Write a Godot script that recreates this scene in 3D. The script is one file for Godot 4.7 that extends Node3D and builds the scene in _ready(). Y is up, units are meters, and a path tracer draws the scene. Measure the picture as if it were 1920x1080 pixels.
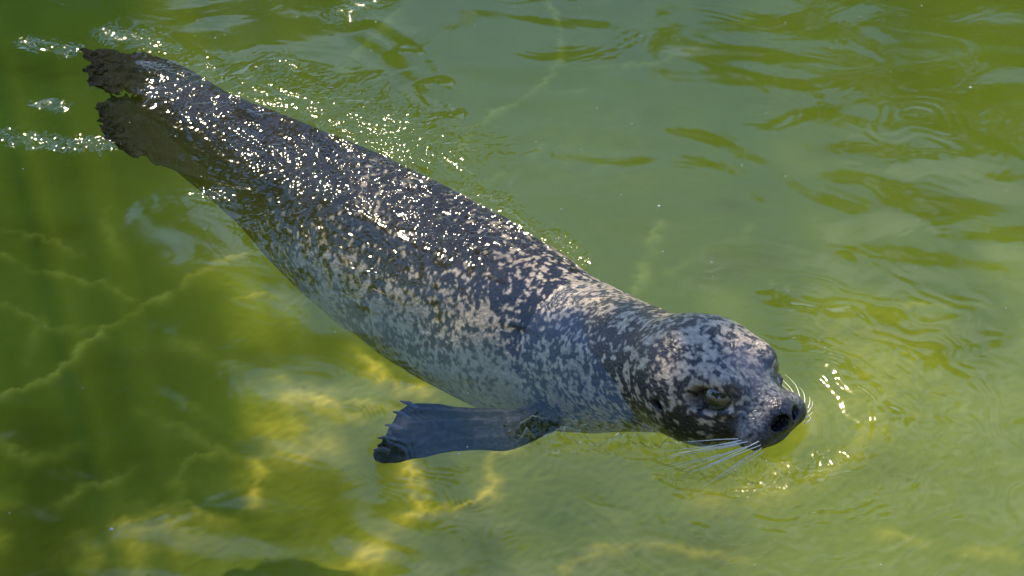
extends Node3D
# A harbour seal swimming in a murky green pool, seen from above the pool's edge.

const ELEVATION := 36.0      # the camera looks down by this many degrees
const DISTANCE := 3.665      # metres from the camera to the water at the centre of the view
const FOCAL := 4398.0        # focal length in pixels of a 1920-wide frame (14 degrees of height)
const HEAD := 0.95
const FLOOR_DEPTH := -0.80

var eye_point := Vector3.ZERO
var basis_cam := Basis.IDENTITY
var axis_c: Array[Vector3] = []      # the seal's body axis
var axis_r: Array[float] = []
var head_basis := Basis.IDENTITY
var head_origin := Vector3.ZERO


func _ready() -> void:
	# ---- camera, sky, sun, exposure
	var e := deg_to_rad(ELEVATION)
	eye_point = Vector3(0, DISTANCE * sin(e), DISTANCE * cos(e))
	var camera := Camera3D.new()
	camera.name = "camera"
	camera.fov = 14.0
	camera.near = 0.05
	camera.far = 400.0
	camera.position = eye_point
	camera.rotation.x = -e
	add_child(camera)
	basis_cam = camera.basis
	var env := Environment.new()
	env.background_mode = Environment.BG_SKY
	var sky_mat := ProceduralSkyMaterial.new()
	sky_mat.sky_top_color = Color(0.35, 0.52, 0.80)
	sky_mat.sky_horizon_color = Color(0.66, 0.76, 0.86)
	sky_mat.sky_curve = 0.18
	sky_mat.sky_energy_multiplier = 1.25
	sky_mat.ground_horizon_color = Color(0.35, 0.4, 0.3)
	sky_mat.ground_bottom_color = Color(0.15, 0.17, 0.1)
	sky_mat.sky_cover = clouds()
	sky_mat.sky_cover_modulate = Color(1, 1, 1, 0.40)
	var sky := Sky.new()
	sky.sky_material = sky_mat
	env.sky = sky
	env.tonemap_mode = Environment.TONE_MAPPER_LINEAR
	env.tonemap_exposure = 1.4
	env.sdfgi_enabled = true
	env.ssao_enabled = true
	env.ssil_enabled = true
	env.volumetric_fog_enabled = true
	env.volumetric_fog_density = 0.0
	var we := WorldEnvironment.new()
	we.name = "world_environment"
	we.environment = env
	add_child(we)
	var sun := DirectionalLight3D.new()
	sun.name = "sun"
	sun.light_energy = 1.6
	sun.light_color = Color(1.0, 0.93, 0.80)
	sun.light_angular_distance = 0.5
	sun.shadow_enabled = true
	var az := deg_to_rad(-22.0)
	var el := deg_to_rad(50.0)
	var to_sun := Vector3(sin(az) * cos(el), sin(el), -cos(az) * cos(el))
	sun.look_at_from_position(Vector3.ZERO, -to_sun, Vector3.UP)
	add_child(sun)
	# ---- the setting, the trees, the seal
	lay_out_seal()
	pool_floor()
	ground_and_walls()
	water()
	trees(to_sun)
	seal()


# ------------------------------------------------------------------ helpers
func ray(px: float, py: float) -> Vector3:
	return (basis_cam * Vector3((px - 960.0) / FOCAL, (540.0 - py) / FOCAL, -1.0)).normalized()


func at(px: float, py: float, y: float) -> Vector3:      # where that sight line meets the level y
	var d := ray(px, py)
	return eye_point + d * ((y - eye_point.y) / d.y)


func tag(o: Node3D, label := "", category := "", group := "", kind := "") -> void:
	if label: o.set_meta("label", label)
	if category: o.set_meta("category", category)
	if group: o.set_meta("group", group)
	if kind: o.set_meta("kind", kind)


func put(called: String, mesh: Mesh, mat: Material, parent: Node = self) -> MeshInstance3D:
	var o := MeshInstance3D.new()
	o.name = called
	o.mesh = mesh
	o.material_override = mat
	parent.add_child(o, true)
	return o


func noise(freq: float, seed_: int, octaves := 1, type := FastNoiseLite.TYPE_SIMPLEX_SMOOTH) -> FastNoiseLite:
	var n := FastNoiseLite.new()
	n.noise_type = type
	n.seed = seed_
	n.frequency = freq
	n.fractal_type = FastNoiseLite.FRACTAL_FBM if octaves > 1 else FastNoiseLite.FRACTAL_NONE
	n.fractal_octaves = octaves
	return n


func lin(r: float, g: float, b: float) -> Color:          # a linear colour as albedo_color wants it
	return Color(r, g, b).linear_to_srgb()


func clouds() -> ImageTexture:                           # thin broken cloud, thinner towards the zenith
	var n := noise(0.030, 91, 4)
	var im := Image.create(1024, 512, false, Image.FORMAT_RGBA8)
	for y in 512:
		var el := PI * (0.5 - (y + 0.5) / 512.0)
		for x in 1024:
			var az := TAU * x / 1024.0
			var d := Vector3(cos(el) * cos(az), sin(el) * 1.6, cos(el) * sin(az)) * 160.0
			var a := smoothstep(-0.05, 0.45, n.get_noise_3dv(d))
			im.set_pixel(x, y, Color(1, 1, 1, a))
	return ImageTexture.create_from_image(im)


func noise_texture(freq: float, seed_: int, octaves: int, size := 512, low := 0.0, high := 1.0) -> ImageTexture:
	var n := noise(freq, seed_, octaves)
	var im := n.get_seamless_image(size, size)
	im.convert(Image.FORMAT_RGB8)
	if low != 0.0 or high != 1.0:
		for y in size:
			for x in size:
				var v := lerpf(low, high, im.get_pixel(x, y).r)
				im.set_pixel(x, y, Color(v, v, v))
	return ImageTexture.create_from_image(im)


func arrays_mesh(v: PackedVector3Array, n: PackedVector3Array, idx: PackedInt32Array, c := PackedColorArray(), uv := PackedVector2Array()) -> ArrayMesh:
	var a := []
	a.resize(Mesh.ARRAY_MAX)
	a[Mesh.ARRAY_VERTEX] = v
	a[Mesh.ARRAY_NORMAL] = n
	a[Mesh.ARRAY_INDEX] = idx
	if c.size(): a[Mesh.ARRAY_COLOR] = c
	if uv.size(): a[Mesh.ARRAY_TEX_UV] = uv
	var m := ArrayMesh.new()
	m.add_surface_from_arrays(Mesh.PRIMITIVE_TRIANGLES, a)
	return m


func normals_of(v: PackedVector3Array, idx: PackedInt32Array) -> PackedVector3Array:
	var n := PackedVector3Array()
	n.resize(v.size())
	for t in range(0, idx.size(), 3):
		var a := idx[t]
		var b := idx[t + 1]
		var c := idx[t + 2]
		var f := (v[c] - v[a]).cross(v[b] - v[a])
		n[a] += f
		n[b] += f
		n[c] += f
	for i in n.size():
		n[i] = n[i].normalized()
	return n


func lines(from: float, to: float, step: float, out_to: float) -> PackedFloat32Array:   # even lines, then ever wider ones out to the edge
	var mid := PackedFloat32Array()
	var x := from
	while x < to:
		mid.append(x)
		x += step
	mid.append(to)
	var left := PackedFloat32Array()
	var d := step
	x = from
	while x > -out_to:
		d *= 1.45
		x = maxf(x - d, -out_to)
		left.append(x)
	left.reverse()
	d = step
	x = to
	while x < out_to:
		d *= 1.45
		x = minf(x + d, out_to)
		mid.append(x)
	left.append_array(mid)
	return left


func bump(d: float, width: float) -> float:
	return exp(-d * d / (width * width))


func seg_dist(p: Vector2, a: Vector2, b: Vector2) -> Vector2:      # (distance, share along)
	var ab := b - a
	var t := clampf((p - a).dot(ab) / ab.length_squared(), 0.0, 1.0)
	return Vector2(p.distance_to(a + ab * t), t)


func flat(p: Vector3) -> Vector2:
	return Vector2(p.x, p.z)


# ------------------------------------------------------------------ the seal's axis
func lay_out_seal() -> void:
	# centre of the outline, its half width (pixels of the 1920 frame) and the height of the back above the water
	var stations := [
		[268, 196, 46, -0.040], [355, 240, 84, -0.036], [490, 318, 112, -0.034], [612, 400, 146, -0.034], [735, 486, 168, -0.034],
		[868, 568, 180, -0.030], [985, 634, 172, -0.022], [1105, 672, 142, -0.006],
	]
	for s in stations:
		var r: float = s[2] / 1200.0
		for i in 2:
			var p := at(s[0], s[1], s[3] - r)
			r = s[2] / (FOCAL / (p - eye_point).dot(-basis_cam.z))
		axis_c.append(at(s[0], s[1], s[3] - r))
		axis_r.append(r)
	var yaw := deg_to_rad(46.0)
	var pitch := deg_to_rad(11.0)
	var f := Vector3(cos(yaw) * cos(pitch), sin(pitch), sin(yaw) * cos(pitch))
	var right := f.cross(Vector3.UP).normalized()
	head_basis = Basis(f, right.cross(f), right)            # x forward, y up, z to the seal's right
	head_origin = at(1378, 716, 0.052)


func head_at(x: float, y: float, z: float) -> Vector3:
	return head_origin + head_basis * Vector3(x, y, z) * HEAD


# ------------------------------------------------------------------ pool floor
func pool_floor() -> void:
	# caustic light painted as pale low ridges, given where it lies: [points, width, strength]
	var caustics := [
		[[[480, 478], [400, 505], [330, 550], [270, 580], [215, 615], [160, 655], [105, 710], [30, 745], [-60, 765]], 10, 0.9],
		[[[270, 580], [225, 550], [150, 530], [60, 505], [-40, 470]], 9, 0.6],
		[[[215, 622], [150, 625], [95, 620], [70, 600], [0, 575]], 10, 0.5],
		[[[205, 395], [200, 430], [225, 480], [245, 500]], 12, 0.35],
		[[[0, 430], [90, 455], [160, 490]], 10, 0.5],
		[[[70, 610], [60, 650], [50, 690]], 12, 0.3],
		[[[320, 640], [420, 690], [540, 720], [640, 745]], 22, 0.35],
		[[[250, 770], [340, 810], [410, 850], [470, 862]], 14, 0.35],
		[[[330, 750], [410, 800], [490, 855]], 12, 0.25],
		[[[330, 900], [345, 945], [400, 975], [455, 965], [487, 925], [480, 870], [430, 860], [365, 868], [330, 900]], 12, 0.5],
		[[[640, 760], [720, 770], [760, 800], [770, 880], [800, 960], [760, 985], [730, 1010], [700, 1080]], 14, 0.55],
		[[[770, 880], [775, 930], [800, 965], [850, 960], [900, 945], [925, 915], [915, 880], [935, 855], [980, 850]], 12, 0.7],
		[[[740, 985], [715, 1030], [650, 1080], [600, 1110]], 26, 0.55],
		[[[100, 960], [160, 925], [215, 905], [260, 880]], 14, 0.4],
		[[[0, 830], [60, 870], [110, 860], [160, 830]], 14, 0.35],
		[[[660, 660], [700, 690], [730, 725], [770, 740], [800, 755]], 18, 0.8],
		[[[545, 755], [600, 760], [640, 785], [668, 788]], 26, 1.0],
		[[[560, 790], [590, 830], [600, 850], [560, 860], [520, 840], [510, 800]], 34, 0.35],
		[[[440, 570], [480, 560], [520, 565]], 10, 0.5],
		[[[1015, -10], [1045, 40], [1050, 100], [1035, 140], [995, 180], [935, 215], [890, 250], [860, 290]], 9, 0.75],
		[[[995, 180], [1060, 175], [1090, 178]], 10, 0.4],
		[[[1040, 130], [1120, 130], [1200, 125], [1260, 110], [1320, 85], [1400, 40]], 10, 0.35],
		[[[775, 0], [730, 45], [690, 85], [655, 125], [640, 150]], 14, 0.5],
		[[[1020, 270], [990, 310], [940, 335], [900, 355]], 20, 0.3],
		[[[1232, 420], [1215, 480], [1195, 540], [1185, 560]], 14, 0.7],
		[[[1420, 430], [1340, 470], [1290, 500], [1250, 520]], 14, 0.3],
		[[[1480, 330], [1600, 320], [1750, 335], [1850, 330]], 20, 0.2],
		[[[1900, 575], [1800, 578], [1700, 580]], 12, 0.35],
		[[[1500, 640], [1530, 700], [1520, 800], [1440, 900], [1300, 950]], 30, 0.3],
		[[[1640, 690], [1660, 760], [1600, 850], [1500, 910], [1380, 960]], 26, 0.25],
		[[[1050, 1080], [1120, 1040], [1250, 1030], [1400, 1060]], 14, 0.3],
		[[[1650, 1000], [1760, 1030], [1900, 1045]], 16, 0.25],
	]
	var darks := [   # mats of dark algae, the left ones also painting in shade: [x, y, radius x, radius y, strength]
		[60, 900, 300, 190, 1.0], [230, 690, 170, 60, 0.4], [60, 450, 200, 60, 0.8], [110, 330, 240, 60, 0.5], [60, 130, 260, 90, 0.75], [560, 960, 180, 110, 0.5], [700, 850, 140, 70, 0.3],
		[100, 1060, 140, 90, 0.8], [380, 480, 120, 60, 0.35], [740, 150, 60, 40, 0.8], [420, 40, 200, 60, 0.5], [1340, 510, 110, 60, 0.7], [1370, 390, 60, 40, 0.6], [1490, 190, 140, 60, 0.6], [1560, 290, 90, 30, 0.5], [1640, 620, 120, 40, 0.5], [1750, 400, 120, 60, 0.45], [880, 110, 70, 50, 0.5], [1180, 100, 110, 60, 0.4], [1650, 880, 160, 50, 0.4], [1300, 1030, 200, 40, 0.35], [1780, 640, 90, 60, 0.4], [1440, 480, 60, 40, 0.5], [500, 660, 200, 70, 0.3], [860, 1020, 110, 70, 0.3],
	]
	var lights := [[270, 1000, 120, 80, 0.7], [200, 1040, 110, 60, 0.4], [560, 815, 70, 50, 0.5], [1100, 300, 250, 150, 0.3], [1600, 700, 300, 200, 0.25], [400, 915, 70, 45, 0.35]]  # pools of sunlight painted pale onto the floor
	var xs := lines(-1.50, 1.50, 0.005, 9.0)
	var zs := lines(-2.42, 0.10, 0.006, 9.0)
	var nx := xs.size()
	var nz := zs.size()
	# painted light on a grid, splatted from each caustic line
	var painted_light := PackedFloat32Array()
	painted_light.resize(nx * nz)
	var dark := PackedFloat32Array()
	dark.resize(nx * nz)
	var wob := noise(9.0, 5)
	var fine := noise(45.0, 6, 3)
	var x_lo := xs.bsearch(-1.50)
	var z_lo := zs.bsearch(-2.42)
	for r in caustics:
		var pts: Array = r[0]
		var w: float = r[1] * 1.25 / 1200.0
		var strength: float = minf(r[2] * 1.4, 1.15)
		var curve := Curve3D.new()
		for i in pts.size():
			var p := at(pts[i][0], pts[i][1], FLOOR_DEPTH)
			var a := at(pts[maxi(i - 1, 0)][0], pts[maxi(i - 1, 0)][1], FLOOR_DEPTH)
			var b := at(pts[mini(i + 1, pts.size() - 1)][0], pts[mini(i + 1, pts.size() - 1)][1], FLOOR_DEPTH)
			curve.add_point(p, (a - b) / 6.0, (b - a) / 6.0)
		var length := curve.get_baked_length()
		var steps := int(length / 0.006) + 1
		for k in steps + 1:
			var p := curve.sample_baked(length * k / steps, true)
			var here := w * (1.0 + 0.6 * wob.get_noise_2d(p.x * 2.0, p.z * 2.0))
			var s := strength * (0.7 + 0.6 * wob.get_noise_2d(p.x + 5.0, p.z)) * smoothstep(0.0, 0.12, float(k) / steps + 0.04) * smoothstep(0.0, 0.12, 1.04 - float(k) / steps)
			p.x += 0.01 * wob.get_noise_2d(p.x * 3.0, p.z * 3.0 + 9.0)
			p.z += 0.012 * wob.get_noise_2d(p.x * 3.0 + 20.0, p.z * 3.0)
			var i0 := int((p.x + 1.50) / 0.005) + x_lo
			var j0 := int((p.z + 2.42) / 0.006) + z_lo
			var reach := int(here * 2.6 / 0.005) + 1
			for j in range(maxi(j0 - reach, 0), mini(j0 + reach + 1, nz)):
				for i in range(maxi(i0 - reach, 0), mini(i0 + reach + 1, nx)):
					var d := Vector2(xs[i] - p.x, zs[j] - p.z).length() / here
					var v := s * (exp(-d * d * 1.6) * 0.75 + 0.25 * exp(-d * d * 0.45))
					if v > painted_light[j * nx + i]:
						painted_light[j * nx + i] = v
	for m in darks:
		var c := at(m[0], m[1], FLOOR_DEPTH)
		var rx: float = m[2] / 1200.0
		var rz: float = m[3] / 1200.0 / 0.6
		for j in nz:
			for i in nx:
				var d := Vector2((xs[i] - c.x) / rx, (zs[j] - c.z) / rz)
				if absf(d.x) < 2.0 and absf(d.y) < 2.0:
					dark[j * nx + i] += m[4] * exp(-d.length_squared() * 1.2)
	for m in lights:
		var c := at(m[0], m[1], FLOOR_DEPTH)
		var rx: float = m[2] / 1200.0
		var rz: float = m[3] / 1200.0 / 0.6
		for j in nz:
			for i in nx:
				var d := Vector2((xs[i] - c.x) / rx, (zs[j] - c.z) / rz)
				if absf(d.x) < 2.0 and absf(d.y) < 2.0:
					painted_light[j * nx + i] = maxf(painted_light[j * nx + i], m[4] * exp(-d.length_squared() * 1.5) * (0.8 + 0.5 * wob.get_noise_2d(xs[i] * 2.0, zs[j] * 2.0)))
	var v := PackedVector3Array()
	var col := PackedColorArray()
	v.resize(nx * nz)
	col.resize(nx * nz)
	var patch := noise(3.2, 7, 4)
	for j in nz:
		for i in nx:
			var q := j * nx + i
			var f := fine.get_noise_2d(xs[i], zs[j])
			var s := clampf(painted_light[q], 0.0, 1.0)
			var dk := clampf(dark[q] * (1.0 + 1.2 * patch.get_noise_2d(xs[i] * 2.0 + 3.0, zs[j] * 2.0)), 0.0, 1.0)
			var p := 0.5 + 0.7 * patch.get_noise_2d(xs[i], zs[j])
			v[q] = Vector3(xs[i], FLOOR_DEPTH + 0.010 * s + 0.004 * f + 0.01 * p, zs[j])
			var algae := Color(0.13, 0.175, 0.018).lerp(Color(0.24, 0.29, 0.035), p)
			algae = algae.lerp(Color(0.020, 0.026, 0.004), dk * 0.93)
			var c := algae.lerp(Color(0.92, 0.78, 0.10), s * (0.9 + 0.35 * f))  # caustic light painted over the algae colour
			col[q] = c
	var idx := grid_index(nx, nz)
	var m := StandardMaterial3D.new()
	m.vertex_color_use_as_albedo = true
	m.roughness = 0.9
	m.metallic_specular = 0.2
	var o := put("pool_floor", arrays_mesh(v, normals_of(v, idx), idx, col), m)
	tag(o, "", "", "", "structure")


func grid_index(nx: int, nz: int) -> PackedInt32Array:
	var idx := PackedInt32Array()
	idx.resize((nx - 1) * (nz - 1) * 6)
	var k := 0
	for j in nz - 1:
		for i in nx - 1:
			var a := j * nx + i
			idx[k] = a
			idx[k + 1] = a + 1
			idx[k + 2] = a + nx
			idx[k + 3] = a + 1
			idx[k + 4] = a + nx + 1
			idx[k + 5] = a + nx
			k += 6
	return idx


func ground_and_walls() -> void:
	var stone := StandardMaterial3D.new()
	stone.albedo_color = lin(0.30, 0.28, 0.24)
	stone.roughness = 0.9
	stone.heightmap_enabled = true
	stone.heightmap_texture = noise_texture(0.03, 31, 4)
	stone.heightmap_scale = 1.0
	stone.uv1_triplanar = true
	var grass := StandardMaterial3D.new()
	grass.albedo_color = lin(0.06, 0.09, 0.025)
	grass.roughness = 1.0
	# the land round the pool: four slabs that leave the basin (16 x 11 m) open
	var st := SurfaceTool.new()
	st.begin(Mesh.PRIMITIVE_TRIANGLES)
	for b in [[-150, -150, 150, -8.0], [-150, 2.2, 150, 150], [-150, -8.0, -8.0, 2.2], [8.0, -8.0, 150, 2.2]]:
		var box := BoxMesh.new()
		box.size = Vector3(b[2] - b[0], 1.2, b[3] - b[1])
		st.append_from(box, 0, Transform3D(Basis.IDENTITY, Vector3((b[0] + b[2]) / 2.0, -0.42, (b[1] + b[3]) / 2.0)))
	var o := put("ground", st.commit(), grass)
	tag(o, "", "", "", "structure")
	st = SurfaceTool.new()
	st.begin(Mesh.PRIMITIVE_TRIANGLES)
	for b in [[-8.3, -8.3, 8.3, -7.9], [-8.3, 1.9, 8.3, 2.3], [-8.3, -7.9, -7.9, 1.9], [7.9, -7.9, 8.3, 1.9]]:
		var box := BoxMesh.new()
		box.size = Vector3(b[2] - b[0], 1.1, b[3] - b[1])
		st.append_from(box, 0, Transform3D(Basis.IDENTITY, Vector3((b[0] + b[2]) / 2.0, -0.25, (b[1] + b[3]) / 2.0)))
	o = put("pool_edge", st.commit(), stone)
	tag(o, "", "", "", "structure")


# ------------------------------------------------------------------ water
func along_seal(p: Vector2) -> Vector3:        # (share along the axis in stations, signed distance to the seal's right, radius there)
	var best := Vector3(0, 99, 0)
	for i in axis_c.size() - 1:
		var a := flat(axis_c[i])
		var b := flat(axis_c[i + 1])
		var ab := b - a
		var t := (p - a).dot(ab) / ab.length_squared()
		if i > 0: t = maxf(t, 0.0)
		if i < axis_c.size() - 2: t = minf(t, 1.0)
		var d := p - (a + ab * t)
		if d.length() < absf(best.y):
			var side := 1.0 if ab.cross(d) > 0.0 else -1.0
			best = Vector3(i + t, side * d.length(), lerpf(axis_r[i], axis_r[i + 1], clampf(t, 0.0, 1.0)))
	return best


func water() -> void:
	var xs := lines(-1.02, 1.02, 0.0023, 8.0)
	var zs := lines(-0.98, 0.70, 0.0029, 8.0)
	var nx := xs.size()
	var nz := zs.size()
	var v := PackedVector3Array()
	v.resize(nx * nz)
	var swell := noise(2.2, 11, 2)
	var mid := noise(7.0, 12)
	var chop := noise(22.0, 13, 2)
	var tiny := noise(90.0, 14)
	var gate := noise(5.0, 15, 2)
	var warp := noise(4.0, 16)
	var nose := flat(at(1440, 800, 0))
	var ring := flat(at(1120, 760, 0))
	var ring2 := flat(at(1720, 215, 0))
	var crests := []     # short steep crests that catch the sun: [from, to, width, height]
	for c in [[1000, 810, 1240, 832, 0.026, 3.8], [1245, 850, 1330, 850, 0.024, 3.4], [1300, 880, 1430, 890, 0.036, 3.2], [-20, 250, 190, 272, 0.024, 1.4], [45, 78, 125, 95, 0.024, 1.2], [70, 194, 115, 200, 0.014, 1.2], [205, 62, 330, 95, 0.030, 1.0], [385, 120, 395, 128, 0.02, 1.2], [530, 115, 545, 125, 0.02, 1.2], [1540, 860, 1570, 862, 0.014, 2.4], [640, 30, 690, 5, 0.03, 1.0], [380, 360, 430, 364, 0.018, 1.2], [1040, 455, 1075, 490, 0.02, 2.2]]:
		crests.append([flat(at(c[0], c[1], 0)), flat(at(c[2], c[3], 0)), c[4], c[5]])
	var curl: Array[Vector2] = []   # the edge of the wash beside the back
	for c in [[690, 60], [760, 105], [812, 165], [832, 230], [815, 320], [850, 400], [930, 480]]:
		curl.append(flat(at(c[0], c[1], 0)))
	var wash := [flat(at(430, 190, 0)), flat(at(700, 240, 0)), flat(at(800, 290, 0))]
	for j in nz:
		var z := zs[j]
		for i in nx:
			var x := xs[i]
			var p := Vector2(x, z)
			var w := warp.get_noise_2d(x, z) * 0.06
			var h := 0.0040 * swell.get_noise_2d(x * 0.8 + w, z + w) + 0.0010 * mid.get_noise_2d(x * 0.8 + w, z * 1.2)
			if absf(x) < 1.1 and z > -1.05 and z < 0.75:
				h += 0.00016 * chop.get_noise_2d(x * 0.7 + w, z + w) * (1.0 + gate.get_noise_2d(x, z))
				var s := along_seal(p)
				var rough := 0.0
				# water running over the back
				var q := (s.y - s.z * lerpf(0.62, 0.15, smoothstep(2.5, 5.5, s.x))) / (s.z * lerpf(0.85, 0.55, smoothstep(1.0, 4.0, s.x)))
				rough += exp(-q * q * q * q) * smoothstep(-0.3, 0.6, s.x) * (1.0 - smoothstep(5.2, 6.6, s.x))
				# the wash on the far side of the tail
				var wd := minf(seg_dist(p, wash[0], wash[1]).x, seg_dist(p, wash[1], wash[2]).x)
				rough = maxf(rough, 1.0 * bump(wd, 0.10))
				# the near flank: a weaker film
				var q2 := (s.y - s.z * 1.25) / (s.z * 0.6)
				rough = maxf(rough, 0.30 * exp(-q2 * q2) * smoothstep(0.5, 2.0, s.x) * (1.0 - smoothstep(5.5, 6.6, s.x)))
				var lift := rough
				for c in crests:
					var d := seg_dist(p, c[0], c[1])
					if d.x < 0.09: rough = maxf(rough, c[3] * bump(d.x, c[2]))
				if rough > 0.01:
					var g := 0.8 + 0.5 * smoothstep(2.5, 4.5, s.x) + 0.6 * gate.get_noise_2d(x * 1.6, z * 1.6)
					h += rough * (0.0050 * g * chop.get_noise_2d(x + w, z * 1.1 + w) + 0.0012 * g * tiny.get_noise_2d(x, z * 1.2)) + lift * (0.006)
				# arcs of fine ripples over the flank
				var dr := p.distance_to(ring)
				h += 0.00009 * cos(dr * 400.0 + 14.0 * warp.get_noise_2d(x * 3.0, z * 3.0)) * bump(dr - 0.27, 0.09) * smoothstep(0.05, 0.2, -(x - ring.x))
				var dr2 := p.distance_to(ring2)
				h += 0.00016 * cos(dr2 * 130.0 + 9.0 * warp.get_noise_2d(x * 2.0, z * 2.0)) * bump(dr2, 0.16)
				# bow wave and ripples round the muzzle
				var dn := p.distance_to(nose)
				var front := smoothstep(-0.75, 0.2, (p - nose).normalized().dot(Vector2(0.75, 0.35)))
				h += front * (0.0066 * bump(dn - 0.165 - 0.5 * w, 0.034) + 0.0055 * bump(dn - 0.27 - 0.6 * w, 0.045) + 0.0010 * chop.get_noise_2d(x * 1.3, z * 1.3) * bump(dn - 0.17, 0.07) + 0.0007 * cos(dn * 240.0 + 4.0 * warp.get_noise_2d(x * 3.0, z * 3.0)) * bump(dn - 0.16, 0.09) + 0.0005 * cos(dn * 150.0 + 5.0 * warp.get_noise_2d(x * 3.0 + 7.0, z * 3.0)) * bump(dn - 0.30, 0.12))
				for k in curl.size() - 1:
					var d := seg_dist(p, curl[k], curl[k + 1])
					if d.x < 0.08:
						h = maxf(h, h * 0.6 + bump(d.x, 0.034) * 0.004)
			v[j * nx + i] = Vector3(x, h, z)
	var n := PackedVector3Array()
	n.resize(nx * nz)
	for j in nz:
		for i in nx:
			var i0 := maxi(i - 1, 0)
			var i1 := mini(i + 1, nx - 1)
			var j0 := maxi(j - 1, 0)
			var j1 := mini(j + 1, nz - 1)
			var dx := (v[j * nx + i1].y - v[j * nx + i0].y) / (xs[i1] - xs[i0])
			var dz := (v[j1 * nx + i].y - v[j0 * nx + i].y) / (zs[j1] - zs[j0])
			n[j * nx + i] = Vector3(-dx, 1.0, -dz).normalized()
	var m := StandardMaterial3D.new()
	m.transparency = BaseMaterial3D.TRANSPARENCY_ALPHA
	m.albedo_color = Color(0.4, 0.5, 0.2, 0.0)
	m.roughness = 0.07
	m.metallic_specular = 0.45
	var o := put("water", arrays_mesh(v, n, grid_index(nx, nz)), m)
	tag(o, "", "", "", "structure")
	# specks of dust and pollen afloat
	var rng := RandomNumberGenerator.new()
	rng.seed = 77
	var mm := MultiMesh.new()
	mm.transform_format = MultiMesh.TRANSFORM_3D
	var grain := SphereMesh.new()
	grain.radius = 0.0011
	grain.height = 0.0014
	grain.radial_segments = 6
	grain.rings = 3
	mm.mesh = grain
	mm.instance_count = 420
	for k in 420:
		mm.set_instance_transform(k, Transform3D(Basis.IDENTITY.scaled(Vector3.ONE * rng.randf_range(0.4, 1.3) * (1.0 + 1.2 * float(rng.randf() < 0.06))), Vector3(rng.randf_range(-1.4, 1.4), rng.randf_range(-0.03, 0.003), rng.randf_range(-1.4, 0.9))))
	var specks := MultiMeshInstance3D.new()
	specks.name = "floating_specks"
	specks.multimesh = mm
	var pale := StandardMaterial3D.new()
	pale.albedo_color = lin(0.45, 0.45, 0.30)
	specks.material_override = pale
	add_child(specks)
	tag(specks, "tiny pale specks of dust and pollen drifting in the green water", "specks", "", "stuff")
	# the murk: suspended algae that scatter the light between surface and floor
	var fog := FogVolume.new()
	fog.name = "murky_water"
	fog.shape = RenderingServer.FOG_VOLUME_SHAPE_BOX
	fog.size = Vector3(15.7, 0.84, 9.7)
	fog.position = Vector3(0, -0.43, -3.0)
	var fm := FogMaterial.new()
	fm.density = 0.60
	fm.albedo = lin(0.43, 0.55, 0.03)
	fog.material = fm
	add_child(fog)
	tag(fog, "", "", "", "structure")


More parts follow.
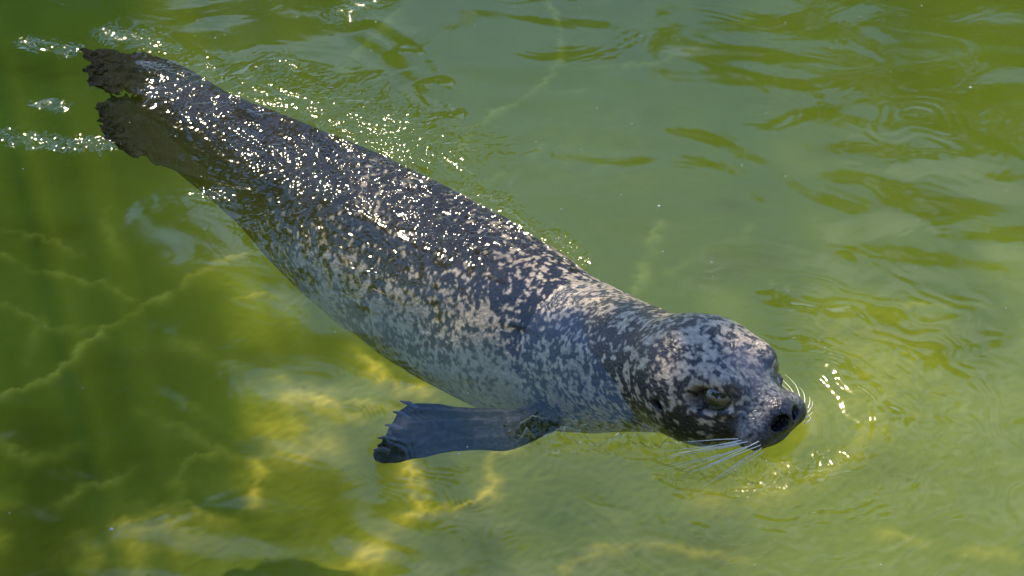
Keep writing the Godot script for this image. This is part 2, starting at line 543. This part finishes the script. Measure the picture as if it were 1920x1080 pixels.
# ------------------------------------------------------------------ trees beyond the pool (seen mirrored in the water) and unseen ones added for shade
func trees(to_sun: Vector3) -> void:
	var bark := StandardMaterial3D.new()
	bark.albedo_color = lin(0.09, 0.07, 0.05)
	bark.roughness = 0.95
	var leaf := StandardMaterial3D.new()
	leaf.vertex_color_use_as_albedo = true
	leaf.roughness = 0.6
	leaf.backlight_enabled = true
	leaf.backlight = Color(0.4, 0.4, 0.4)
	# where each stands, its clumps of leaves [x, y, z, radius]
	tree("broadleaf_tree", Vector3(2.6, 0.17, -9.6), [[2.2, 4.3, -9.4, 1.0], [3.2, 4.2, -9.6, 1.1], [1.5, 4.6, -9.4, 0.45], [2.7, 5.0, -9.5, 0.42], [3.3, 5.0, -9.5, 0.45], [2.45, 5.85, -9.5, 0.22], [2.75, 6.05, -9.4, 0.30], [3.1, 5.75, -9.6, 0.25], [2.1, 5.4, -9.4, 0.16], [4.3, 4.2, -9.8, 1.1], [3.5, 3.3, -9.5, 1.2]], 61, "broadleaf tree beyond the pool with ragged branches over the right side", leaf, bark)
	tree("broadleaf_tree", Vector3(-3.5, 0.17, -9.2), [[-3.6, 4.6, -9.2, 1.5], [-2.6, 5.2, -9.2, 0.7], [-2.5, 6.3, -9.2, 0.6], [-2.7, 7.4, -9.2, 0.8], [-2.1, 6.9, -9.2, 0.6], [-2.3, 8.5, -9.2, 0.95], [-1.4, 8.8, -9.2, 0.75], [-0.7, 9.0, -9.2, 0.5], [-1.7, 7.8, -9.2, 0.55], [-3.1, 8.7, -9.2, 0.9], [-2.9, 6.1, -9.2, 0.8], [-2.4, 5.6, -9.3, 0.5], [-3.1, 5.9, -9.3, 0.95], [-3.7, 6.8, -9.2, 1.2], [-2.9, 4.0, -9.0, 0.9], [-3.4, 7.9, -9.1, 0.8], [-4.4, 5.8, -9.3, 1.2], [-4.2, 8.4, -9.2, 1.0]], 62, "tall dense tree beyond the pool at the far left", leaf, bark)
	tree("broadleaf_tree", Vector3(-1.5, 0.17, -9.8), [[-1.7, 4.1, -9.7, 0.9], [-0.9, 3.9, -9.8, 0.75], [-1.3, 4.9, -9.7, 0.4], [-0.2, 3.7, -9.8, 0.6], [0.6, 4.5, -9.8, 0.20], [-2.2, 4.7, -9.7, 0.5]], 63, "lower rounded tree beyond the pool, left of its middle", leaf, bark)
	var over := []  # unseen leaf clumps set along the sun's rays to shade the left
	var rng := RandomNumberGenerator.new()
	rng.seed = 19
	for row in 15:
		for column in 12:
			var px := -60.0 + 62.0 * column + rng.randf_range(-26, 26)
			var py := 40.0 + 78.0 * row + rng.randf_range(-30, 30)
			var wish := (1.0 - smoothstep(150.0, 330.0 + 0.42 * maxf(py - 350.0, 0.0), px)) * lerpf(0.6, 1.0, smoothstep(250.0, 650.0, py))
			if Vector2((px - 280.0) / 130.0, (py - 1000.0) / 70.0).length() < 1.0: wish = 0.0
			if rng.randf() > wish: continue
			for depth in [-0.05, -0.30, -0.60]:
				var p := at(px, py, depth)
				var enters := p - to_sun * (p.y / to_sun.y)          # where the sun's ray meets the water: the seal's back stays in the sun
				if absf(along_seal(flat(enters)).y) < 0.28 or seg_dist(flat(enters), flat(at(-40, 255, 0)), flat(at(200, 270, 0))).x < 0.32 or enters.distance_to(at(90, 90, 0)) < 0.26: continue
				p += to_sun * 5.0
				over.append([p.x, p.y, p.z, 0.13])
	tree("broadleaf_tree", Vector3(-3.2, 0.17, -8.6), over, 64, "unseen leaning tree left of the pool, its leaves placed to shade the water", leaf, bark, 0.42, 1.3, 0.08)
	over = []  # unseen sparse leaves added to break up the shadow on the floor
	for c in [[900, 1010, 0.26], [1120, 960, 0.20], [1250, 1080, 0.24], [760, 1100, 0.25]]:
		var p := at(c[0], c[1], -0.1) + to_sun * 5.4
		over.append([p.x, p.y, p.z, c[2]])
	tree("broadleaf_tree", Vector3(-2.9, 0.17, -9.0), over, 65, "unseen slender tree added for dappled shade, with sparse foliage over the water", leaf, bark, 0.16, 1.4, 0.15)
	tree("broadleaf_tree", Vector3(0.4, 0.17, -10.2), [[0.2, 3.3, -10.0, 0.8], [1.1, 3.5, -10.1, 0.7], [-0.5, 3.4, -10.0, 0.7], [0.5, 4.0, -10.1, 0.45], [1.7, 3.6, -10.0, 0.6], [-1.1, 3.4, -10.0, 0.6]], 66, "low bushy tree in the middle beyond the pool", leaf, bark)
	tree("broadleaf_tree", Vector3(4.6, 0.17, -10.4), [[4.6, 4.2, -10.2, 1.2], [5.4, 4.8, -10.3, 1.0], [4.3, 5.3, -10.2, 0.6], [5.2, 3.2, -10.2, 1.1]], 67, "bushy tree at the far right beyond the pool", leaf, bark)
	# unseen trees added behind the viewing edge to block sky light
	tree("shade_tree", Vector3(-3.2, 0.17, 7.5), [[-3.4, 3.0, 7.2, 1.9], [-2.4, 5.6, 7.4, 1.9], [-5.6, 4.2, 7.0, 1.9], [-4.6, 6.6, 7.3, 1.7], [-7.0, 3.4, 4.0, 1.8], [-7.4, 5.6, 4.6, 1.6]], 68, "big unseen tree added behind the viewing edge to block sky light, to its left", leaf, bark, 0.5, 2.6)
	tree("shade_tree", Vector3(2.4, 0.17, 7.6), [[1.6, 3.2, 7.4, 1.9], [0.2, 6.4, 7.6, 1.8], [3.4, 5.4, 7.4, 1.9], [4.6, 3.0, 7.2, 1.9]], 69, "big unseen tree added behind the viewing edge to block sky light, to its right", leaf, bark, 0.5, 2.6)


func tree(called: String, base: Vector3, clumps: Array, seed_: int, label: String, leaf: Material, bark: Material, thick := 1.0, leaf_size := 1.0, limb := 1.0) -> void:
	var rng := RandomNumberGenerator.new()
	rng.seed = seed_
	var t := Node3D.new()
	t.name = called
	t.position = base
	add_child(t, true)
	tag(t, label, "tree")
	var st := SurfaceTool.new()
	st.begin(Mesh.PRIMITIVE_TRIANGLES)
	var first: Array = clumps[0]
	var fork := Vector3(lerpf(base.x, first[0], 0.5), base.y + (first[1] - base.y) * 0.55, lerpf(base.z, first[2], 0.5)) - base
	tube(st, [Vector3.ZERO - Vector3(0, 0.3, 0), fork * 0.5 + Vector3(0.05, 0, 0.04), fork], [0.22, 0.17, 0.14])
	var lv := PackedVector3Array()
	var ln := PackedVector3Array()
	var lc := PackedColorArray()
	for c in clumps:
		var centre := Vector3(c[0], c[1], c[2]) - base
		tube(st, [fork, fork.lerp(centre, 0.5) + Vector3(0, -0.1, 0), centre], [0.10 * limb, 0.05 * limb, 0.015 * limb])
		var r: float = c[3]
		var count := int(thick * (300 * r * r + 520 * r))
		for k in count:
			var d := Vector3(rng.randfn(), rng.randfn(), rng.randfn()).normalized() * r * pow(rng.randf(), 0.45) * rng.randf_range(0.8, 1.2)
			var p := centre + d
			var size := leaf_size * rng.randf_range(0.06, 0.13)
			var a := Vector3(rng.randfn(), rng.randfn() * 0.5, rng.randfn()).normalized()
			var b := a.cross(Vector3(rng.randfn(), rng.randfn(), rng.randfn())).normalized()
			var nn := a.cross(b)
			var tone := rng.randf_range(0.6, 1.3)
			var tint := Color(0.045 * tone, 0.075 * tone, 0.015 * tone)
			for q in [p - a * size, p + b * size * 0.5, p + a * size, p - a * size, p + a * size, p - b * size * 0.5]:
				lv.append(q)
				ln.append(nn)
				lc.append(tint)
	st.generate_normals()
	put("trunk", st.commit(), bark, t)
	var idx := PackedInt32Array(range(lv.size()))
	put("crown", arrays_mesh(lv, ln, idx, lc), leaf, t)


func tube(st: SurfaceTool, pts: Array, radii: Array, sides := 8) -> void:
	var rings := []
	for i in pts.size():
		var dir: Vector3 = (pts[mini(i + 1, pts.size() - 1)] - pts[maxi(i - 1, 0)]).normalized()
		var u := dir.cross(Vector3(0.3, 0.1, 0.95)).normalized()
		var w := dir.cross(u)
		var row := []
		for k in sides:
			var a := TAU * k / sides
			row.append(pts[i] + (u * cos(a) + w * sin(a)) * radii[i])
		rings.append(row)
	for i in pts.size() - 1:
		for k in sides:
			var k2 := (k + 1) % sides
			for q in [rings[i][k], rings[i][k2], rings[i + 1][k], rings[i][k2], rings[i + 1][k2], rings[i + 1][k]]:
				st.add_vertex(q)


# ------------------------------------------------------------------ seal
func ell(p: Vector3, c: Vector3, r: Vector3) -> float:
	var q := p - c
	var k0 := (q / r).length()
	var k1 := (q / (r * r)).length()
	return k0 * (k0 - 1.0) / maxf(k1, 1e-6)


func cone(p: Vector3, a: Vector3, b: Vector3, ra: float, rb: float) -> float:
	var ab := b - a
	var t := clampf((p - a).dot(ab) / ab.length_squared(), 0.0, 1.0)
	return p.distance_to(a + ab * t) - lerpf(ra, rb, t)


func smin(a: float, b: float, k: float) -> float:
	var h := maxf(k - absf(a - b), 0.0) / k
	return minf(a, b) - h * h * k * 0.25


var neck_a := Vector3.ZERO

func stretch(p: Vector3) -> Vector3:           # the short muzzle, modelled a little longer than it is
	if p.x > 0.02: p.x = 0.02 + (p.x - 0.02) / lerpf(1.0, 0.87, smoothstep(0.02, 0.06, p.x))
	if p.y < -0.04: p.y = -0.04 + (p.y + 0.04) / lerpf(1.0, 0.80, smoothstep(0.0, 0.06, p.x))
	return p


func head_sdf(p: Vector3) -> float:            # p in the head's own axes
	p = stretch(p / HEAD)
	var s := Vector3(p.x, p.y, absf(p.z))
	var d := ell(s, Vector3(-0.066, -0.002, 0), Vector3(0.100, 0.072, 0.090))
	d = smin(d, ell(s, Vector3(-0.035, -0.042, 0), Vector3(0.098, 0.058, 0.083)), 0.05)
	d = smin(d, cone(p, Vector3(-0.075, -0.022, 0), neck_a, 0.088, 0.110), 0.05)
	d = smin(d, cone(s, Vector3(-0.01, 0.004, 0), Vector3(0.086, -0.026, 0), 0.049, 0.022), 0.025)
	d = smin(d, ell(s, Vector3(0.062, -0.046, 0), Vector3(0.052, 0.038, 0.056)), 0.025)
	d = smin(d, ell(s, Vector3(0.073, -0.050, 0.034), Vector3(0.036, 0.033, 0.034)), 0.010)
	d = smin(d, ell(s, Vector3(0.044, -0.078, 0), Vector3(0.052, 0.022, 0.040)), 0.016)
	d = smin(d, ell(s, Vector3(0.002, 0.022, 0.044), Vector3(0.036, 0.020, 0.022)), 0.03)
	d = smin(d, ell(s, Vector3(0.098, -0.030, 0), Vector3(0.026, 0.022, 0.027)), 0.014)
	# eye sockets with lids, ear holes, nostrils, mouth line
	d = -smin(-d, ell(s, Vector3(0.014, 0.008, 0.076), Vector3(0.033, 0.020, 0.024)), 0.010)
	d = smin(d, ell(s, Vector3(0.006, 0.033, 0.047), Vector3(0.030, 0.007, 0.012)), 0.018)
	d = smin(d, ell(s, Vector3(0.014, -0.0135, 0.058), Vector3(0.030, 0.005, 0.012)), 0.010)
	d = -smin(-d, cone(s, Vector3(-0.068, -0.012, 0.105), Vector3(-0.066, -0.014, 0.078), 0.007, 0.005), 0.006)
	d = -smin(-d, ell(s, Vector3(0.124, -0.029 - 0.25 * (s.z - 0.016), 0.0175), Vector3(0.036, 0.0120, 0.0145)), 0.004)
	d = -smin(-d, cone(s, Vector3(0.130, -0.030, 0), Vector3(0.126, -0.070, 0), 0.006, 0.006), 0.006)
	d += 0.0035 * exp(-pow((p.y + 0.074 - 0.1 * (p.x - 0.06)) / 0.0035, 2.0)) * smoothstep(0.0, 0.03, p.x)
	return d * HEAD


func catmull(a: Array, t: float):
	var i := clampi(int(t), 0, a.size() - 2)
	var u := t - i
	var p0 = a[maxi(i - 1, 0)]
	var p1 = a[i]
	var p2 = a[i + 1]
	var p3 = a[mini(i + 2, a.size() - 1)]
	return (p1 * 2.0 + (p2 - p0) * u + (p0 * 2.0 - p1 * 5.0 + p2 * 4.0 - p3) * (u * u) + (p3 - p0 + (p1 - p2) * 3.0) * (u * u * u)) * 0.5


func seal() -> void:
	var root := Node3D.new()
	root.name = "harbour_seal"
	root.position = Vector3(0, 0, 0)
	add_child(root)
	tag(root, "spotted grey seal swimming with its head above the green water", "seal")
	var inv := head_basis.inverse()
	neck_a = inv * (axis_c[7] - head_origin) / HEAD
	# the axis goes on through the neck into the head
	var cs: Array = axis_c.duplicate()
	var rs: Array = axis_r.duplicate()
	cs.append(head_at(-0.115, -0.030, 0))
	rs.append(0.088)
	cs.append(head_at(-0.030, -0.030, 0))
	rs.append(0.085)
	cs.append(head_at(0.070, -0.043, 0))
	rs.append(0.045)
	var n_st := cs.size()
	var params := PackedFloat32Array()
	var t := 0.0
	while t < n_st - 1:                      # stations of even spacing, closer on the head
		params.append(t)
		var i := int(t)
		var gap: float = (cs[i + 1] - cs[i]).length()
		t += (0.0028 if t < 6.0 else 0.0020) / gap
	params.append(n_st - 1.0)
	var rings := params.size()
	var fan := 64
	var around := 310
	var total := rings + fan
	var v := PackedVector3Array()
	v.resize(total * around)
	var sh := PackedFloat32Array()           # share along, for the colours
	sh.resize(total)
	var lump := noise(6.0, 21, 2)
	var fold := noise(16.0, 22, 2)
	for a in total:
		var u := params[mini(a, rings - 1)]
		sh[a] = u
		var c: Vector3 = catmull(cs, u)
		var r: float = catmull(rs, u)
		var c2: Vector3 = catmull(cs, minf(u + 0.05, n_st - 1.0))
		var c1: Vector3 = catmull(cs, maxf(u - 0.05, 0.0))
		var tan := (c2 - c1).normalized()
		if u > n_st - 1.6: tan = tan.slerp(head_basis.x, smoothstep(n_st - 1.6, n_st - 1.1, u)).normalized()
		var right := tan.cross(Vector3.UP).normalized()
		var up := right.cross(tan)
		var lean := 0.0
		if a >= rings: lean = (a - rings + 1.0) / fan * PI * 0.5
		var blend := smoothstep(6.9, 8.0, u)
		if u < 0.6: r *= sqrt(clampf((u + 0.02) / 0.6, 0.0, 1.0)) * 0.4 + 0.6
		for b in around:
			var th := TAU * b / around
			var d := right * cos(th) + up * sin(th)
			if lean > 0.0: d = (d * cos(lean) + tan * sin(lean)).normalized()
			var rr := r * (1.0 + 0.03 * lump.get_noise_3d(c.x + d.x * r, c.y + d.y * r, c.z + d.z * r))
			if sin(th) < 0.0: rr *= 1.0 - 0.26 * sin(th) * sin(th) * (1.0 - smoothstep(5.5, 7.0, u))
			rr += 0.003 * fold.get_noise_3d(c.x, c.y + d.y * r, c.z + d.z * r) * smoothstep(5.0, 7.0, u) * (1.0 - smoothstep(7.5, 8.5, u))
			if blend > 0.0:
				var ld := inv * d
				var lc := inv * (c - head_origin)
				var q := 0.17
				for k in 40:
					var dist := head_sdf(lc + ld * q)
					if dist < 0.0003: break
					q -= dist * 0.75
					if q < 0.004: break
				rr = lerpf(rr, maxf(q, 0.004), blend)
			v[a * around + b] = c + d * rr
	var idx := PackedInt32Array()
	idx.resize((total - 1) * around * 6)
	var k := 0
	for a in total - 1:
		for b in around:
			var b2 := (b + 1) % around
			var p := a * around
			idx[k] = p + b
			idx[k + 1] = p + around + b
			idx[k + 2] = p + b2
			idx[k + 3] = p + b2
			idx[k + 4] = p + around + b
			idx[k + 5] = p + around + b2
			k += 6
	var n := normals_of(v, idx)
	var col := PackedColorArray()
	col.resize(v.size())
	var spot := noise(88.0, 41, 2)
	var big := noise(9.0, 42, 2)
	var speck := noise(140.0, 43, 2)
	var strand := noise(260.0, 44)
	for a in total:
		var u := sh[a]
		var c: Vector3 = catmull(cs, u)
		for b in around:
			var i := a * around + b
			var p := v[i]
			var l := inv * (p - head_origin)
			col[i] = skin(p, l, u, sin(TAU * b / around), spot, big, speck, strand)
	# flippers: outline pairs (one edge, other edge) from root to tip, in pixels of the view, with their depth
	flipper(v, n, col, idx, [[1060, 730, 1050, 800], [985, 765, 960, 840], [930, 768, 900, 842], [870, 766, 850, 846], [815, 758, 790, 858], [775, 757, 735, 868], [752, 772, 706, 866], [738, 795, 700, 852]], -0.17, -0.06, 0.036, 1, spot)
	flipper(v, n, col, idx, [[470, 200, 400, 290], [400, 158, 330, 235], [340, 122, 290, 205], [290, 104, 255, 178], [240, 97, 228, 172], [195, 95, 205, 170], [166, 97, 178, 164]], -0.10, -0.022, 0.022, 2, spot)
	flipper(v, n, col, idx, [[460, 270, 460, 370], [360, 225, 370, 335], [300, 192, 320, 318], [252, 180, 278, 300], [216, 184, 242, 284], [186, 196, 212, 262]], -0.13, -0.035, 0.022, 3, spot)
	var fur := StandardMaterial3D.new()
	fur.vertex_color_use_as_albedo = true
	fur.roughness = 0.34
	fur.metallic_specular = 0.48
	fur.heightmap_enabled = true
	fur.heightmap_texture = noise_texture(0.06, 51, 3)
	fur.heightmap_scale = 0.22
	fur.uv1_triplanar = true
	fur.uv1_scale = Vector3(5, 5, 5)
	var split := 0
	while split < rings and params[split] < 6.9: split += 1
	var cut := split * around * 6
	var idx_head := idx.slice(cut, (total - 1) * around * 6)
	var idx_body := idx.slice(0, cut)
	idx_body.append_array(idx.slice((total - 1) * around * 6))
	var mesh := arrays_mesh(v, n, idx_body, col)
	var arr := mesh.surface_get_arrays(0)
	arr[Mesh.ARRAY_INDEX] = idx_head
	mesh.add_surface_from_arrays(Mesh.PRIMITIVE_TRIANGLES, arr)
	var soaked: StandardMaterial3D = fur.duplicate()       # fur under water has no shine of its own
	soaked.metallic_specular = 0.15
	soaked.roughness = 0.7
	mesh.surface_set_material(0, soaked)
	mesh.surface_set_material(1, fur)
	var body := MeshInstance3D.new()
	body.name = "body"
	body.mesh = mesh
	root.add_child(body)
	# eyes
	var wet := StandardMaterial3D.new()
	wet.vertex_color_use_as_albedo = true
	wet.roughness = 0.08
	wet.clearcoat_enabled = true
	wet.clearcoat = 1.0
	wet.clearcoat_roughness = 0.03
	for side in [1.0, -1.0]:
		put("eye", eye_mesh(Vector3(0.014, 0.007, side * 0.0490), 0.0255, Vector3(0.35, -0.05, side)), wet, root)
	# whiskers
	var white := StandardMaterial3D.new()
	white.albedo_color = lin(0.72, 0.68, 0.58)
	white.roughness = 0.4
	var rng := RandomNumberGenerator.new()
	rng.seed = 9
	for side in [1.0, -1.0]:
		for i in 16:
			var row := i / 4
			var start := Vector3(0.100 - 0.012 * (i % 4), -0.046 - 0.009 * row, side * (0.060 + 0.003 * (i % 4) - 0.003 * row))
			var out := Vector3(-0.040 - 0.020 * (i % 4) + rng.randf_range(-0.015, 0.015), -0.006 - 0.010 * row + rng.randf_range(-0.008, 0.008), side * (0.065 + rng.randf_range(-0.015, 0.015)))
			whisker(root, white, start, out, Vector3(-0.030 + rng.randf_range(-0.012, 0.01), -0.020 + rng.randf_range(-0.006, 0.006), side * rng.randf_range(-0.008, 0.012)))
		for i in 4:
			var start := Vector3(-0.008 + 0.007 * i, 0.040 - 0.003 * i, side * (0.040 + 0.003 * i))
			whisker(root, white, start, Vector3(-0.03 - 0.006 * i, 0.028, side * 0.022), Vector3(-0.02, -0.004, 0), 0.0004)
	# claws on the front flipper
	var horn := StandardMaterial3D.new()
	horn.albedo_color = lin(0.03, 0.028, 0.025)
	horn.roughness = 0.35
	for c in [[770, 762, 751, 752], [754, 780, 737, 772], [740, 801, 722, 797], [728, 822, 709, 821], [718, 842, 700, 844]]:
		var st := SurfaceTool.new()
		st.begin(Mesh.PRIMITIVE_TRIANGLES)
		st.set_smooth_group(0)
		var a := at(c[0] + 12, c[1] + 6, -0.062)
		var b := at(c[2], c[3], -0.060)
		tube(st, [a, a.lerp(b, 0.5) + Vector3(0, 0.004, 0), b], [0.0048, 0.0038, 0.0012])
		st.generate_normals()
		put("claw", st.commit(), horn, root)


func whisker(root: Node3D, mat: Material, start: Vector3, out: Vector3, droop: Vector3, thick := 0.0009) -> void:
	var st := SurfaceTool.new()
	st.begin(Mesh.PRIMITIVE_TRIANGLES)
	st.set_smooth_group(0)
	var pts := []
	var radii := []
	for k in 9:
		var f := k / 8.0
		var p := start - out * 0.06 + out * f + droop * f * f
		pts.append(head_at(p.x if p.x < 0.02 else 0.02 + (p.x - 0.02) * 0.88, p.y if p.y > -0.04 else -0.04 + (p.y + 0.04) * 0.85, p.z))
		radii.append(thick * (1.0 - 0.8 * f))
	tube(st, pts, radii, 5)
	st.generate_normals()
	put("whisker", st.commit(), mat, root)


func eye_mesh(c: Vector3, r: float, gaze: Vector3) -> ArrayMesh:
	var v := PackedVector3Array()
	var n := PackedVector3Array()
	var col := PackedColorArray()
	var g := gaze.normalized()
	var centre := head_at(c.x, c.y, c.z)
	for a in 33:
		for b in 48:
			var th := PI * a / 32.0
			var ph := TAU * b / 47.0
			var d := Vector3(sin(th) * cos(ph), cos(th), sin(th) * sin(ph))
			n.append(head_basis * d)
			v.append(centre + head_basis * d * r * HEAD)
			var k := d.dot(g)
			var iris := smoothstep(0.50, 0.56, k)
			var pupil := 0.75 * smoothstep(0.90, 0.95, k)
			col.append(Color(0.012, 0.010, 0.009).lerp(Color(0.035, 0.033, 0.012), iris).lerp(Color(0.006, 0.006, 0.005), pupil))
	var idx := grid_index(48, 33)
	idx.reverse()
	return arrays_mesh(v, n, idx, col)


func flipper(v: PackedVector3Array, n: PackedVector3Array, col: PackedColorArray, idx: PackedInt32Array, edges: Array, y_root: float, y_tip: float, thick: float, seed_: int, spot: FastNoiseLite) -> void:
	var rows := 60
	var around := 72
	var first := v.size()
	var ea := []
	var eb := []
	for e in edges:
		ea.append(Vector2(e[0], e[1]))
		eb.append(Vector2(e[2], e[3]))
	var pv := PackedVector3Array()
	var digits := noise(1.0, 70 + seed_)
	for a in rows + 1:
		var f := float(a) / rows
		var u := f * (edges.size() - 1)
		var pa: Vector2 = catmull(ea, u)
		var pb: Vector2 = catmull(eb, u)
		var y := lerpf(y_root, y_tip, f)
		var close := sqrt(clampf(1.0 - pow(f, 2.5 if seed_ == 1 else 6.0), 0.0, 1.0))
		var dir := (pa + pb) * 0.5
		for b in around:
			var th := TAU * b / around
			var k := 0.5 - 0.5 * cos(th)                       # 0 at one edge, 1 at the other
			var q := pa.lerp(pb, k)
			# toes: the tip is scalloped and ribbed
			var rib := cos(k * TAU * 4.5)
			var rag := 3.0 if seed_ == 1 else 15.0
			q.x -= (rag * (1.6 * sqrt(absf(cos(k * PI * 4.5))) - 0.8) + rag * 0.7 * digits.get_noise_1d(k * 9.0)) * smoothstep(0.5, 1.0, f)
			if seed_ > 1:
				var edge := absf(k - 0.5) * 2.0
				q += Vector2(digits.get_noise_2d(f * 34.0, k * 8.0), digits.get_noise_2d(f * 34.0 + 50.0, k * 8.0)) * 5.5 * maxf(edge * edge, smoothstep(0.7, 1.0, f)) * smoothstep(0.3, 0.6, f)
			q.y -= rag * 0.6 * digits.get_noise_2d(f * 7.0, k * 3.0 + 9.0) * smoothstep(0.2, 0.7, f)
			var p := at(q.x, q.y, y)
			p.y += sin(th) * thick * 0.5 * lerpf(1.0, 0.22, f) * close * (1.0 + 0.55 * rib * smoothstep(0.15, 0.6, f) * (1.0 - smoothstep(0.85, 1.0, f)))
			pv.append(p)
	var pi := PackedInt32Array()
	for a in rows:
		for b in around:
			var b2 := (b + 1) % around
			var p := a * around
			pi.append_array(PackedInt32Array([p + b, p + b2, p + around + b, p + b2, p + around + b2, p + around + b]))
	var pn := normals_of(pv, pi)
	for i in pv.size():
		var out := 1.0
		v.append(pv[i])
		n.append(pn[i])
		var s := spot.get_noise_3d(pv[i].x * 0.8, pv[i].y, pv[i].z * 0.8)
		var light := Color(0.035, 0.035, 0.037) if seed_ == 1 else Color(0.009, 0.009, 0.009)
		s += 0.35 * cos((i % around) * TAU / around * 9.0)
		col.append(Color(0.006, 0.006, 0.007).lerp(light, smoothstep(-0.1, 0.5, s)))
	for i in pi.size():
		idx.append(first + pi[i])


func skin(p: Vector3, l: Vector3, u: float, top: float, spot: FastNoiseLite, big: FastNoiseLite, speck: FastNoiseLite, strand: FastNoiseLite) -> Color:
	l = stretch(l / HEAD)
	var s := spot.get_noise_3d(p.x * 0.9, p.y, p.z * 0.9)
	var bg := big.get_noise_3d(p.x, p.y, p.z)
	var sp := speck.get_noise_3d(p.x, p.y, p.z)
	var st := strand.get_noise_3d(p.x * 0.5, p.y * 0.5, p.z * 0.5)
	# more dark along the back and towards the tail, paler flanks
	var s2 := spot.get_noise_3d(p.x * 0.45 + 3.0, p.y * 0.5, p.z * 0.45)
	s = s * 0.75 + s2 * 0.55
	var limit := 0.02 + 0.42 * smoothstep(0.25, 0.9, top) * (1.0 - 0.6 * smoothstep(5.0, 6.5, u)) - 0.12 * smoothstep(0.6, -0.2, top) * smoothstep(2.4, 4.2, u) + 0.75 * (1.0 - smoothstep(1.6, 4.2, u)) + 0.45 * bg
	limit -= 0.10 * bump(u - 6.9, 0.7)
	var pale := Color(0.37, 0.305, 0.21).lerp(Color(0.17, 0.165, 0.15), smoothstep(4.0, 1.0, u))
	pale = pale.lerp(Color(0.29, 0.285, 0.265), smoothstep(0.6, 0.0, top) * (1.0 - smoothstep(6.2, 7.2, u)) * smoothstep(2.4, 4.0, u))
	pale = pale * (1.0 + 0.45 * bg + 0.35 * st)
	var dark := Color(0.014, 0.012, 0.011) * (1.0 + 0.4 * st)
	var head := smoothstep(8.0, 8.6, u)
	limit = lerpf(limit, 0.08 + 0.35 * bg + 0.36 * smoothstep(0.01, -0.04, l.y) - 0.16 * smoothstep(0.03, 0.065, l.y), head)
	var f := smoothstep(limit - 0.16, limit + 0.22, s + 0.22 * sp)
	var c := dark.lerp(pale, f)
	if head > 0.0:
		var face := smoothstep(-0.030, 0.030, l.x)
		# the bridge of the nose and the muzzle are smoother and darker
		var bridge := face * bump(l.z, 0.035) * smoothstep(-0.02, 0.0, l.y + 0.02)
		c = c.lerp(Color(0.10, 0.10, 0.105) * (1.0 + 0.5 * st + 0.5 * sp), bridge * 0.8)
		var muzzle := smoothstep(0.045, 0.075, l.x)
		c = c.lerp(Color(0.13, 0.12, 0.10) * (1.0 + 1.3 * sp + 0.6 * st), muzzle * 0.85)
		var tip := maxf(smoothstep(0.094, 0.106, l.x + 0.012 * sp), smoothstep(-0.062, -0.076, l.y + 0.008 * sp) * muzzle)
		c = c.lerp(Color(0.014, 0.013, 0.013), tip)
		var az := absf(l.z)
		# dark lids round the eyes
		var e := Vector2((l.x - 0.013) / 0.031, (l.y - 0.008) / 0.020).length()
		if az > 0.03: c = c.lerp(Color(0.014, 0.012, 0.010), 1.0 - smoothstep(0.75, 1.15, e))
		var ear := Vector2(l.x + 0.067, l.y + 0.013).length()
		if az > 0.05: c = c.lerp(Color(0.012, 0.012, 0.013), 1.0 - smoothstep(0.007, 0.012, ear))
		# nostrils
		var nos := Vector3((l.x - 0.115) * 0.5, (l.y + 0.029 + 0.25 * (az - 0.016)) / 1.25, (az - 0.0175) / 1.25).length()
		c = c.lerp(Color(0.0, 0.0, 0.0), 1.0 - smoothstep(0.0105, 0.0125, nos))
	c.a = 1.0
	return Color(maxf(c.r, 0.002), maxf(c.g, 0.002), maxf(c.b, 0.002))
